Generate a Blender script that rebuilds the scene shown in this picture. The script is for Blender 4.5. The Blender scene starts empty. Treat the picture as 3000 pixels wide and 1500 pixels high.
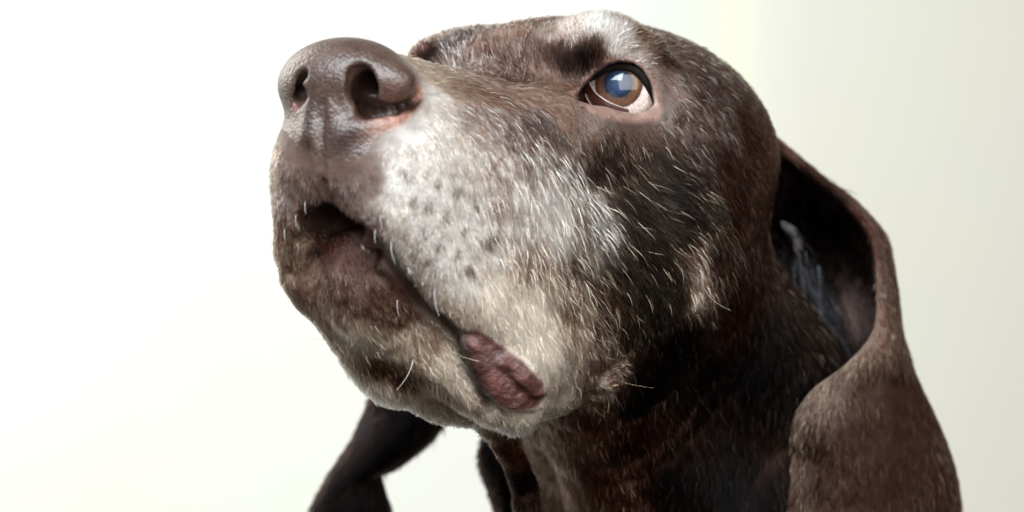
import bpy, math, os, time
import numpy as np
from mathutils import Vector
from mathutils.bvhtree import BVHTree
T0 = time.time()
PREV = False
R = math.radians
rng = np.random.default_rng(7)
SC = bpy.context.scene
COL = SC.collection

# ------------------------------------------------------------------ camera
CD = 60.0                                     # camera distance in cm to the plane of the near eye
S = 90.0
cam_d = bpy.data.cameras.new('camera')
cam = bpy.data.objects.new('camera', cam_d); COL.objects.link(cam)
cam.location = (0, -CD*0.01, 0)
cam.rotation_euler = (R(90), 0, 0)
cam_d.sensor_width = 36
cam_d.lens = 36*CD/(2576/S)
cam_d.clip_start = 0.01; cam_d.clip_end = 100
cam_d.dof.use_dof = True
cam_d.dof.focus_distance = (CD-1.8)*0.01
cam_d.dof.aperture_fstop = 10
SC.camera = cam

# ------------------------------------------------------------------ light and exposure
w = bpy.data.worlds.new('World'); SC.world = w; w.use_nodes = True
wn = w.node_tree.nodes; wl = w.node_tree.links
bg = wn['Background']; bg.inputs['Color'].default_value = (1.0, 0.80, 0.60, 1); bg.inputs['Strength'].default_value = 0.06
def area(name, loc, target, sx, sy, power, color):
    d = bpy.data.lights.new(name, 'AREA'); d.shape = 'RECTANGLE'; d.size = sx; d.size_y = sy
    d.energy = power; d.color = color
    o = bpy.data.objects.new(name, d); COL.objects.link(o)
    o.location = loc
    o.rotation_euler = (Vector(target)-Vector(loc)).to_track_quat('-Z', 'Y').to_euler()
    return o
area('window_light', (-0.42, -0.84, 0.78), (0.03, 0, 0.04), 1.2, 0.72, 50, (0.86, 0.94, 1.0))
area('bounce_fill', (0.55, -1.20, 0.38), (0.0, 0, 0.0), 1.7, 1.2, 36, (1.0, 0.95, 0.88))  # soft fill added for room bounce, brightens muzzle and cheek
area('wall_wash_light', (-1.9, 1.5, 1.1), (-0.2, 2.6, 0.1), 1.6, 1.6, 124, (1.0, 0.965, 0.90))  # added lamp that brightens the wall from the left, no real window
SC.view_settings.view_transform = 'Standard'
SC.view_settings.look = 'None'
SC.view_settings.exposure = 0
SC.view_settings.gamma = 1
SC.render.engine = 'CYCLES'
SC.cycles.max_bounces = 8
SC.cycles.use_denoising = True

# ------------------------------------------------------------------ helpers
def P(px, py, y=0.0):
    """a point (cm) at depth y seen at px, py in a 2576 wide frame"""
    k = (CD+y)/CD/S
    return np.array([(px-1288)*k, y, (644-py)*k])
yaw, pit = R(36), R(13)
HF = np.array([-math.sin(yaw)*math.cos(pit), -math.cos(yaw)*math.cos(pit), math.sin(pit)])
HL = np.array([math.cos(yaw), -math.sin(yaw), 0.0])
HU = np.cross(HF, HL)
HM = P(1560, 215, 0) - 3.0*HL
HB = np.array([HF, HL, HU])
def H(a, b, c):
    """head frame: a forward, b to the near side, c up, from between the eyes"""
    return HM + a*HF + b*HL + c*HU

class Sdf:
    def __init__(s): s.ops = []
    def ell(s, c, r, k=0.5, B=HB, sub=False):
        c = np.array(c, float); r = np.array(r, float); B = np.array(B, float)
        R_ = r.max()
        def f(X, Y, Z):
            x, y, z = X-c[0], Y-c[1], Z-c[2]
            q = [B[i, 0]*x+B[i, 1]*y+B[i, 2]*z for i in range(3)]
            k0 = np.sqrt((q[0]/r[0])**2+(q[1]/r[1])**2+(q[2]/r[2])**2)
            k1 = np.sqrt((q[0]/r[0]**2)**2+(q[1]/r[1]**2)**2+(q[2]/r[2]**2)**2)
            return k0*(k0-1)/np.maximum(k1, 1e-6)
        s.ops.append((f, c-R_, c+R_, k, sub))
    def chain(s, pts, rad, k=0.4, sub=False):
        pts = np.array([np.array(p, float) for p in pts])
        rad = np.array([rad]*len(pts) if np.isscalar(rad) else rad, float)
        if len(pts) == 1: pts = np.repeat(pts, 2, 0); rad = np.repeat(rad, 2)
        def f(X, Y, Z):
            D = None
            for i in range(len(pts)-1):
                a = pts[i]; d = pts[i+1]-a; L = max(d@d, 1e-9)
                x, y, z = X-a[0], Y-a[1], Z-a[2]
                t = np.clip((x*d[0]+y*d[1]+z*d[2])/L, 0, 1)
                v = np.sqrt((x-t*d[0])**2+(y-t*d[1])**2+(z-t*d[2])**2)-(rad[i]+(rad[i+1]-rad[i])*t)
                D = v if D is None else np.minimum(D, v)
            return D
        m = rad.max()
        s.ops.append((f, pts.min(0)-m, pts.max(0)+m, k, sub))
    def fn(s, f, lo, hi, k=0.1, sub=False): s.ops.append((f, np.array(lo, float), np.array(hi, float), k, sub))
    @staticmethod
    def comb(D, d, k, sub):
        if sub:
            h = np.maximum(k-np.abs(D+d), 0)/k
            return np.maximum(D, -d)+h*h*k*0.25
        h = np.maximum(k-np.abs(D-d), 0)/k
        return np.minimum(D, d)-h*h*k*0.25
    def at(s, Q):
        Q = np.atleast_2d(Q); D = np.full(len(Q), 9.0)
        for f, lo, hi, k, sub in s.ops: D = s.comb(D, f(Q[:, 0], Q[:, 1], Q[:, 2]), k, sub)
        return D
    def hits(s, uv, y0=-14.0, y1=20.0):
        """first surface points along the lines of sight (nan where they miss)"""
        uv = np.atleast_2d(np.array(uv, float)); o = np.array([0, -CD, 0.0])
        d = np.stack([(uv[:, 0]-1288)/S, np.full(len(uv), CD), (644-uv[:, 1])/S], 1); d /= np.linalg.norm(d, axis=1)[:, None]
        t = (CD+y0)/d[:, 1]; live = np.ones(len(uv), bool); ok = np.zeros(len(uv), bool)
        for i in range(120):
            k = np.nonzero(live)[0]
            if not len(k): break
            v = s.at(o+t[k, None]*d[k])
            done = v < 0.003; ok[k[done]] = True; live[k[done]] = False
            t[k[~done]] += np.maximum(v[~done]*.9, .01)
            far = t*d[:, 1] > CD+y1; live &= ~far
        ok |= live
        return np.where(ok[:, None], o+t[:, None]*d, np.nan)
    def hit(s, px, py, y0=-14.0, y1=20.0):
        r = s.hits([(px, py)], y0, y1)[0]
        return None if np.isnan(r[0]) else r
    def grid(s, ax, ay, az):
        D = np.full((len(ax), len(ay), len(az)), 3.0, np.float32)
        for f, lo, hi, k, sub in s.ops:
            m = k+0.35
            sl = []
            for a, l, h in zip((ax, ay, az), lo-m, hi+m):
                i0 = max(0, np.searchsorted(a, l)-1); i1 = min(len(a), np.searchsorted(a, h)+1)
                sl.append(slice(i0, i1))
            if any(q.stop <= q.start for q in sl): continue
            X = ax[sl[0]].astype(np.float32)[:, None, None]; Y = ay[sl[1]].astype(np.float32)[None, :, None]; Z = az[sl[2]].astype(np.float32)[None, None, :]
            D[sl[0], sl[1], sl[2]] = s.comb(D[sl[0], sl[1], sl[2]], f(X, Y, Z).astype(np.float32), k, sub)
        return D

def surface_nets(D, ax, ay, az):
    ins = D < 0
    nx, ny, nz = D.shape
    cnt = np.zeros((nx-1, ny-1, nz-1), np.uint8)
    for i in (0, 1):
        for j in (0, 1):
            for k in (0, 1): cnt += ins[i:nx-1+i, j:ny-1+j, k:nz-1+k]
    act = (cnt > 0) & (cnt < 8)
    I, J, K = np.nonzero(act)
    idx = np.full(act.shape, -1, np.int32); idx[I, J, K] = np.arange(len(I))
    acc = np.zeros((len(I), 3)); n = np.zeros(len(I))
    A = (ax, ay, az)
    cor = [(i, j, k) for i in (0, 1) for j in (0, 1) for k in (0, 1)]
    for c in cor:
        for axn in range(3):
            if c[axn]: continue
            e = list(c); e[axn] = 1
            d0 = D[I+c[0], J+c[1], K+c[2]]; d1 = D[I+e[0], J+e[1], K+e[2]]
            m = (d0 < 0) != (d1 < 0)
            t = np.where(m, d0/np.where(m, d0-d1, 1), 0)
            p0 = np.stack([ax[I+c[0]], ay[J+c[1]], az[K+c[2]]], 1); p1 = np.stack([ax[I+e[0]], ay[J+e[1]], az[K+e[2]]], 1)
            acc += np.where(m[:, None], p0+(p1-p0)*t[:, None], 0); n += m
    V = acc/np.maximum(n, 1)[:, None]
    F = []
    s1 = [slice(None)]*3
    for axn in range(3):
        a = [slice(0, -1) if q == axn else slice(1, -1) for q in range(3)]
        b = [slice(1, None) if q == axn else slice(1, -1) for q in range(3)]
        x = ins[tuple(a)]; y = ins[tuple(b)]
        e = np.argwhere(x != y)
        u, v = [(1, 2), (2, 0), (0, 1)][axn]
        e[:, u] += 1; e[:, v] += 1
        q = []
        for du, dv in ((-1, -1), (0, -1), (0, 0), (-1, 0)):
            c = e.copy(); c[:, u] += du; c[:, v] += dv
            q.append(idx[c[:, 0], c[:, 1], c[:, 2]])
        q = np.stack(q, 1)
        flip = ~ins[e[:, 0], e[:, 1], e[:, 2]]
        q[flip] = q[flip][:, ::-1]
        F.append(q)
    return V, np.concatenate(F)

def smooth(V, F, it, lam=0.5, mask=None):
    E = np.concatenate([F[:, [0, 1]], F[:, [1, 2]], F[:, [2, 3]], F[:, [3, 0]]])
    deg = np.bincount(E[:, 0], minlength=len(V))+np.bincount(E[:, 1], minlength=len(V))
    for s_ in range(it):
        for l in (lam, -lam*1.04):
            A = np.zeros_like(V)
            for k in range(3):
                A[:, k] = np.bincount(E[:, 0], V[E[:, 1], k], len(V))+np.bincount(E[:, 1], V[E[:, 0], k], len(V))
            A /= np.maximum(deg, 1)[:, None]
            V = V+(A-V)*l
    return V

def vnormals(V, F):
    n = np.cross(V[F[:, 2]]-V[F[:, 0]], V[F[:, 3]]-V[F[:, 1]])
    N = np.zeros_like(V)
    for c in range(4):
        for k in range(3): N[:, k] += np.bincount(F[:, c], n[:, k], len(V))
    return N/np.maximum(np.linalg.norm(N, axis=1), 1e-9)[:, None]

def mesh_obj(name, V, F, mat, parent=None, attrs=None, normals=None, uv=None):
    me = bpy.data.meshes.new(name)
    V = np.asarray(V, float)*0.01
    me.vertices.add(len(V)); me.vertices.foreach_set('co', V.astype(np.float32).ravel())
    F = np.asarray(F, np.int32); k = F.shape[1]
    me.loops.add(F.size); me.loops.foreach_set('vertex_index', F.ravel())
    me.polygons.add(len(F)); me.polygons.foreach_set('loop_start', np.arange(0, F.size, k, dtype=np.int32))
    me.polygons.foreach_set('loop_total', np.full(len(F), k, np.int32))
    me.update(calc_edges=True)
    me.polygons.foreach_set('use_smooth', np.ones(len(F), bool))
    for an, av in (attrs or {}).items():
        if av.ndim == 2:
            a = me.attributes.new(an, 'FLOAT_COLOR', 'POINT')
            a.data.foreach_set('color', np.concatenate([av, np.ones((len(av), 1))], 1).astype(np.float32).ravel())
        else:
            a = me.attributes.new(an, 'FLOAT', 'POINT'); a.data.foreach_set('value', av.astype(np.float32))
    if normals is not None: me.normals_split_custom_set_from_vertices(np.asarray(normals, float).tolist())
    me.materials.append(mat)
    o = bpy.data.objects.new(name, me); COL.objects.link(o)
    if parent: o.parent = parent
    return o

# ------------------------------------------------------------------ head shape
EYE = P(1562, 224, 1.05); RE = 1.16
GAZE = P(1556, 210, 0) - EYE; GAZE /= np.linalg.norm(GAZE)
h = Sdf()
# skull, forehead, brows
h.ell(H(-4.6, 0, -0.6), (5.4, 4.8, 3.75), .5)
h.ell(H(-1.2, 0, 0.2), (3.2, 3.2, 1.98), 1.2)
for b, c_ in ((1, 1.0), (-1, .8)): h.ell(H(0.0, 2.35*b, c_), (1.25, 1.05, 1.02), 1.0)
h.ell(H(0.9, -2.9, 0.6), (.8, .8, .7), .8)
# bridge and muzzle
h.chain([H(0, 0, -1.6), H(3.5, 0, -2.2), H(7.2, 0, -2.55)], [1.6, 1.38, 1.35], 1.2)
h.ell(H(4.6, 0, -3.6), (4.4, 2.5, 2.6), .9)
h.ell(H(3.9, 1.35, -4.4), (3.9, 1.85, 2.7), 1.0)
for b in (1, -1):
    h.ell(H(6.4, (1.1 if b > 0 else 1.0)*b, -4.3), (2.1, 1.6, 1.9), .5)
h.ell(H(7.55, -.1, -3.6), (1.05, 1.55, 1.6), .8)
# hanging upper lips: the near one follows its edge to the corner of the mouth
h.chain([P(985, 560, -5.6), P(1045, 630, -5.2), P(1120, 715, -4.6), P(1190, 775, -4.1), P(1262, 850, -3.5), P(1320, 920, -3.1)], [.7, .75, .85, .9, .85, .8], 1.3)
h.chain([P(757, 430, -4.9), P(748, 540, -4.5), P(743, 630, -4.1), P(752, 682, -3.7)], [.62, .58, .54, .46], .5)
# cheeks
h.ell(H(1.6, 0, -4.6), (4.6, 3.5, 4.1), 1.0)
for b in (1, -1):
    h.ell(H(-3.2, 2.2*b, -3.6), (4.0, 2.7, 4.2), 1.5)
    h.ell(H(0.9, 2.2*b, -1.8), (2.2, 1.4, 1.2), 1.0)
h.ell(H(0.7, 1.75, -6.6), (3.0, 1.75, 2.9), 1.3)
# lower jaw
h.ell(H(5.9, -.1, -6.85), (1.2, 1.35, 1.05), .3)
h.chain([H(5.6, -.1, -7.5), H(3.6, -.5, -8.3), H(1.6, -.4, -8.5)], [1.05, 1.3, 1.4], .8)
h.chain([P(778, 715, -3.5), P(850, 790, -3.3), P(925, 885, -2.8), P(985, 945, -2.2)], [.55, .62, .65, .6], .5)
h.chain([P(960, 745, -4.0), P(1075, 865, -3.4), P(1185, 965, -3.0), P(1290, 1015, -2.4)], [.75, .8, .75, .72], .6)
# neck, with the slack folds of the throat
h.chain([H(-4, 0, -4), P(1800, 1000, 9), P(1800, 1900, 12)], [4.2, 4.2, 4.9], 1.5)
h.chain([P(1510, 940, 2.5), P(1570, 1060, 4.2), P(1700, 1300, 6.5), P(1760, 1500, 7.5), P(1780, 1900, 8)], [1.9, 2.4, 3.2, 3.3, 3.6], 1.4)
h.chain([P(1420, 1020, 6), P(1520, 1120, 8.5), P(1560, 1500, 9.5), P(1560, 1900, 9.5)], [1.5, 2.6, 2.7, 3.0], .6)
h.chain([P(1340, 1150, 10.5), P(1370, 1290, 11), P(1380, 1500, 11), P(1400, 1900, 11)], [1.6, 1.45, 1.6, 2.2], .4)
h.chain([P(1180, 1020, -.6), P(1248, 1085, .6), P(1288, 1150, 1.8), P(1318, 1220, 2.8), P(1334, 1330, 3.6), P(1340, 1500, 4.5), P(1370, 1900, 6)], [.4, .32, .34, .38, .4, .45, .8], .5)
# nose
h.ell(H(8.0, 0, -2.25), (1.35, 1.98, 1.22), .35)
if 1:
    q = lambda x, y, d=0.0: h.hit(x, y)+np.array([0, d, 0])
    eyehit = h.hit(1560, 215)
    print('eye surface depth', eyehit, 'nose', h.hit(990, 210), h.hit(905, 225), h.hit(750, 220), 'lip', h.hit(1250, 950), h.hit(1100, 700))
    # wing of the nostril, rim under it, knob of the pad
    h.ell(q(985, 205, .35), (.5, .62, .5), .3)
    h.chain([q(925, 322, .12), q(990, 305, .1), q(1050, 275, .15)], [.2, .22, .2], .3)
    h.chain([q(890, 325, .15)], [.24], .25)
    h.chain([q(835, 270, .2), q(850, 300, .2), q(862, 345, .2)], [.2, .2, .22], .25)
    h.chain([q(785, 270, .2), q(778, 340, .2)], [.16, .2], .25)
    # nostrils
    slit = [q(920, 276, .1), q(985, 280, .12), q(1028, 266, .1), q(1054, 240, .05)]
    slit2 = [q(925, 268, .5), q(985, 270, .5), q(1030, 256, .4)]
    knob = q(893, 338, .12)
    p = q(910, 222)
    h.chain([p+(-.05, .02, .28), p+(-.02, 0, -.1), p+(.12, .05, -.42)], [.36, .43, .32], .12, True)
    h.chain([p, p+(.1, .35, .1), p+(.5, 1.3, .35)], [.36, .36, .25], .1, True)
    h.chain([p+(.08, .45, -.1), p+(.26, .6, -.48), p+(.6, .6, -.5)], [.36, .36, .3], .1, True)
    h.chain(slit, [.26, .19, .16, .1], .1, True)
    h.chain(slit2, [.3, .22, .15], .1, True)
    p = q(752, 224)
    h.chain([p+(-.03, -.1, -.18), p+(.25, .6, 0)], [.22, .18], .15, True)
    h.chain([q(764, 185), q(760, 230), q(748, 262)], [.12, .2, .11], .12, True)
    # philtrum
    h.chain([q(x, y) for x, y in ((815, 262), (811, 300), (809, 380), (811, 440), (816, 500))], [.05, .06, .06, .07, .1], .14, True)
    # opening between the lips
    p = h.hit(840, 560)
    h.ell(P(842, 575, p[1]+.3), (.98, 1.4, .58), .2, np.array([[.93, 0, -.36], [0, 1, 0], [.36, 0, .93]]), True)
    h.chain([q(819, 525), q(780, 560), q(752, 605), q(735, 660), q(728, 690)], [.2, .2, .18, .14, .08], .2, True)
    line = [(860, 545), (905, 578), (950, 625), (990, 675), (1030, 725), (1060, 765), (1110, 802), (1152, 845), (1178, 905), (1200, 955), (1224, 1015)]
    h.chain([q(x, y, .02) for x, y in line], [.22, .22, .22, .19, .17, .16, .16, .2, .2, .18, .1], .22, True)
    h.chain([h.hit(905, 605), h.hit(945, 650)], [.22, .18], .2, True)
    # lower lip in the opening
    p = P(848, 640, 0); c = H(6.1, -.1, -6.38)
    h.ell(c, (.95, 1.2, .82), .2)
    h.chain([P(762, 690, c[1]+.7), P(775, 740, c[1]+.9)], [.3, .4], .3)
    # bare folded lip at the corner of the mouth
    z = lambda x, y, d: h.hit(x, y)+np.array([0, d, 0])
    A = [z(1190, 862, .12), z(1215, 905, .05), z(1248, 960, .02), z(1292, 1000, .05), z(1345, 1012, .1)]
    B = [z(1272, 900, .12), z(1310, 940, .08), z(1345, 978, .12)]
    h.chain(A, [.36, .46, .5, .44, .24], .1)
    h.chain(B, [.3, .42, .32], .1)
    h.chain([z(1262, 912, .12)], [.22], .06)
    h.chain([z(x, y, -.02) for x, y in ((1262, 930), (1287, 957), (1313, 984), (1337, 1001), (1372, 1000))], [.08, .09, .07, .05, .04], .1, True)
    # wart at the cheek
    h.ell(z(1520, 962, -.05), (.38, .3, .22), .25)
    # brow ridge over the eye, socket in front of it
    h.chain([P(1440, 195, .6), P(1480, 140, .35), P(1550, 108, .3), P(1630, 130, .7), P(1672, 190, 1.2)], [.25, .4, .45, .4, .3], .5)
    h.ell(P(1452, 262, .2), (.35, .35, .3), .5)
    # lids: a shell round the eyeball, the ball, the opening
    h.chain([EYE], [RE+.17], .35)
    LIDP = np.array([(1444, 250), (1472, 213), (1500, 184), (1528, 164), (1558, 156), (1590, 160), (1614, 176), (1632, 204), (1641, 235), (1646, 262), (1626, 280), (1597, 286), (1559, 279), (1524, 268), (1489, 264)], float)
    def opening(X, Y, Z):
        X, Y, Z = np.broadcast_arrays(X, Y, Z); k = CD*S/(CD+Y); u = X*k+1288; v = 644-Z*k
        d = np.full(u.shape, 1e9); ins = np.zeros(u.shape, bool)
        for i in range(len(LIDP)):
            x0, y0 = LIDP[i]; x1, y1 = LIDP[(i+1) % len(LIDP)]
            ex, ey = x1-x0, y1-y0
            t = np.clip(((u-x0)*ex+(v-y0)*ey)/(ex*ex+ey*ey), 0, 1)
            d = np.minimum(d, np.hypot(u-x0-t*ex, v-y0-t*ey))
            c = (y0 > v) != (y1 > v)
            ins ^= c & (u < (x1-x0)*(v-y0)/((y1-y0) if y1 != y0 else 1e-9)+x0)
        d = np.where(ins, -d, d)/S
        return np.maximum(d, Y-EYE[1])
    h.fn(opening, EYE+(-1.5, -3, -1.2), EYE+(1.3, .2, 1.2), .10, True)
    h.chain([EYE], [RE+.01], .03, True)

def axis(a, b, step, fine):
    """grid lines that stand closer together where fine features are"""
    x = [a]
    while x[-1] < b:
        f = min([1.0]+[q for lo, hi, q in fine if lo-.3 < x[-1] < hi+.3])
        x.append(x[-1]+step*f)
    return np.array(x)
def build_head(step):
    ax = axis(-8.0, 13.0, step, [(-6.6, -2.0, .62), (1.3, 4.3, .62)])
    ay = axis(-9.0, 15.0, step, [(-7, -3, .8), (-.6, 1.8, .8)])
    az = axis(-13.5, 8.0, step, [(3.4, 6.0, .62)])
    D = h.grid(ax, ay, az)
    V, F = surface_nets(D, ax, ay, az)
    V = smooth(V, F, 1)
    return V, F
V, F = build_head(0.14 if PREV else 0.085)
print('surface', len(V), time.time()-T0)

def crom(C, n):
    """Catmull-Rom through the rows of C, n steps per span"""
    C = np.asarray(C, float); C = np.concatenate([2*C[:1]-C[1:2], C, 2*C[-1:]-C[-2:-1]])
    out = []
    for i in range(1, len(C)-2):
        for t in np.arange(n)/n:
            p0, p1, p2, p3 = C[i-1], C[i], C[i+1], C[i+2]
            out.append(.5*(2*p1+(p2-p0)*t+(2*p0-5*p1+4*p2-p3)*t*t+(3*p1-p0-3*p2+p3)*t**3))
    out.append(C[-2])
    return np.array(out)
def sheet(rows, n, thick):
    """a closed flap of skin through a grid of control points"""
    G = np.array([[P(*q) for q in r] for r in rows])
    G = crom(G, n)
    G = crom(G.transpose(1, 0, 2), n).transpose(1, 0, 2)
    nr, nc = G.shape[:2]
    du = np.gradient(G, axis=0); dv = np.gradient(G, axis=1)
    N = np.cross(du, dv); N /= np.maximum(np.linalg.norm(N, axis=2), 1e-9)[:, :, None]
    jj = np.arange(nc); ii = np.arange(nr)
    ej = np.minimum(jj, nc-1-jj)/3.0; ei = np.minimum(ii, nr-1-ii)/3.0
    t = thick*.5*np.sqrt(np.clip(np.minimum(ei[:, None], ej[None, :]), 0.0, 1))[:, :, None]
    top = (G+N*t).reshape(-1, 3); bot = (G-N*t).reshape(-1, 3)
    V = np.concatenate([top, bot]); o = nr*nc
    F = []
    for i in range(nr-1):
        for j in range(nc-1):
            a, b, c, d = i*nc+j, i*nc+j+1, (i+1)*nc+j+1, (i+1)*nc+j
            F.append((a, d, c, b)); F.append((o+a, o+b, o+c, o+d))
    return V, np.array(F)
NEAR_EAR = [
 [(1920, 345, 6.8), (1926, 342, 7.3), (1924, 342, 7.8), (1905, 345, 8.5), (1880, 355, 7.5)],
 [(1982, 390, 7.0), (1988, 388, 7.5), (1986, 388, 8.2), (1955, 390, 8.9), (1890, 400, 8)],
 [(2056, 448, 6.8), (2061, 450, 7.4), (2060, 452, 8.3), (2000, 455, 9.6), (1900, 460, 8.5)],
 [(2128, 510, 6.6), (2136, 513, 7.3), (2138, 516, 8.2), (2050, 525, 10.2), (1900, 540, 9)],
 [(2190, 596, 6.2), (2204, 600, 7.0), (2212, 604, 8.2), (2110, 620, 11), (1910, 630, 9.5)],
 [(2206, 710, 5.5), (2228, 712, 6.4), (2240, 715, 7.8), (2130, 735, 11), (1930, 740, 9.2)],
 [(2196, 830, 5.0), (2232, 825, 5.5), (2257, 822, 7.2), (2170, 845, 10.5), (1960, 850, 9.2)],
 [(2128, 915, 4.6), (2205, 905, 4.8), (2285, 915, 6.8), (2200, 930, 10.5), (2060, 930, 9.5)],
 [(2040, 983, 4.8), (2160, 985, 4.5), (2312, 985, 7.0), (2240, 1000, 10), (2100, 1000, 9.8)],
 [(1990, 1065, 5.2), (2150, 1080, 4.3), (2354, 1080, 7.2), (2280, 1085, 10), (2150, 1090, 10)],
 [(1990, 1150, 5.4), (2160, 1180, 4.2), (2388, 1180, 7.2), (2300, 1180, 10), (2180, 1180, 10)],
 [(1985, 1250, 5.2), (2170, 1280, 4.2), (2404, 1280, 7.2), (2310, 1280, 10), (2200, 1280, 10)],
 [(1960, 1400, 5.2), (2170, 1400, 4.2), (2404, 1400, 7.2), (2310, 1400, 10), (2200, 1400, 10)],
 [(2000, 1560, 5.4), (2170, 1570, 4.6), (2350, 1560, 6.8), (2290, 1560, 9), (2200, 1560, 9)],
 [(2080, 1680, 5.8), (2170, 1700, 5.4), (2270, 1680, 6.6), (2240, 1680, 7.6), (2190, 1680, 7.6)]]
FAR_EAR = [
 [(1235, 420, 8.4), (1280, 395, 8.6), (1330, 420, 8.8)],
 [(1130, 580, 10.6), (1200, 570, 10.4), (1290, 570, 10.4)],
 [(1000, 760, 11.0), (1100, 760, 12.2), (1200, 760, 13.0)],
 [(955, 920, 11.0), (1060, 920, 11.6), (1180, 920, 12.6)],
 [(925, 1010, 11.0), (1030, 1010, 10.6), (1142, 1015, 12.0)],
 [(895, 1085, 11.0), (990, 1085, 10.2), (1098, 1090, 11.6)],
 [(862, 1140, 11.0), (950, 1150, 10.2), (1040, 1140, 11.4)],
 [(822, 1205, 11.0), (895, 1200, 10.4), (966, 1185, 11.2)],
 [(786, 1270, 11.0), (880, 1270, 10.4), (980, 1265, 11.2)],
 [(740, 1370, 11.0), (860, 1370, 10.4), (1005, 1360, 11.2)],
 [(720, 1500, 11.0), (860, 1520, 10.4), (1000, 1500, 11.2)],
 [(780, 1600, 11.0), (860, 1640, 10.6), (950, 1600, 11.2)]]

# ------------------------------------------------------------------ noise in space
def _hash(i, j, k, s):
    n = (i*374761393+j*668265263+k*2147483647+s*1274126177) & 0xffffffff
    n = ((n ^ (n >> 13))*1274126177) & 0xffffffff
    n = ((n ^ (n >> 16))*668265263) & 0xffffffff
    return ((n ^ (n >> 15)) & 0xffff)/65535.0
def noise(Q, scale, seed=0):
    """smooth value noise in -1..1, scale in cm"""
    q = np.asarray(Q, float)/scale+1000.0; i = np.floor(q).astype(np.int64); f = q-i; f = f*f*(3-2*f)
    out = 0
    for a in (0, 1):
        for b in (0, 1):
            for c in (0, 1):
                wgt = (f[:, 0] if a else 1-f[:, 0])*(f[:, 1] if b else 1-f[:, 1])*(f[:, 2] if c else 1-f[:, 2])
                out = out+wgt*_hash(i[:, 0]+a, i[:, 1]+b, i[:, 2]+c, seed)
    return out*2-1

# ------------------------------------------------------------------ coat map
tones = {  # coat colours and greying; black and grey tones also paint shade and sheen
 'dk': (0.019, 0.007, 0.0042), 'br': (0.048, 0.018, 0.011), 'md': (0.14, 0.080, 0.058), 'lt': (0.32, 0.24, 0.19),
 'tn': (0.50, 0.41, 0.32), 'wh': (0.88, 0.86, 0.83), 'cr': (0.87, 0.79, 0.68), 'bk': (0.004, 0.0022, 0.0018), 'pk': (0.085, 0.040, 0.032), 'gy': (0.36, 0.31, 0.29)}
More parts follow.
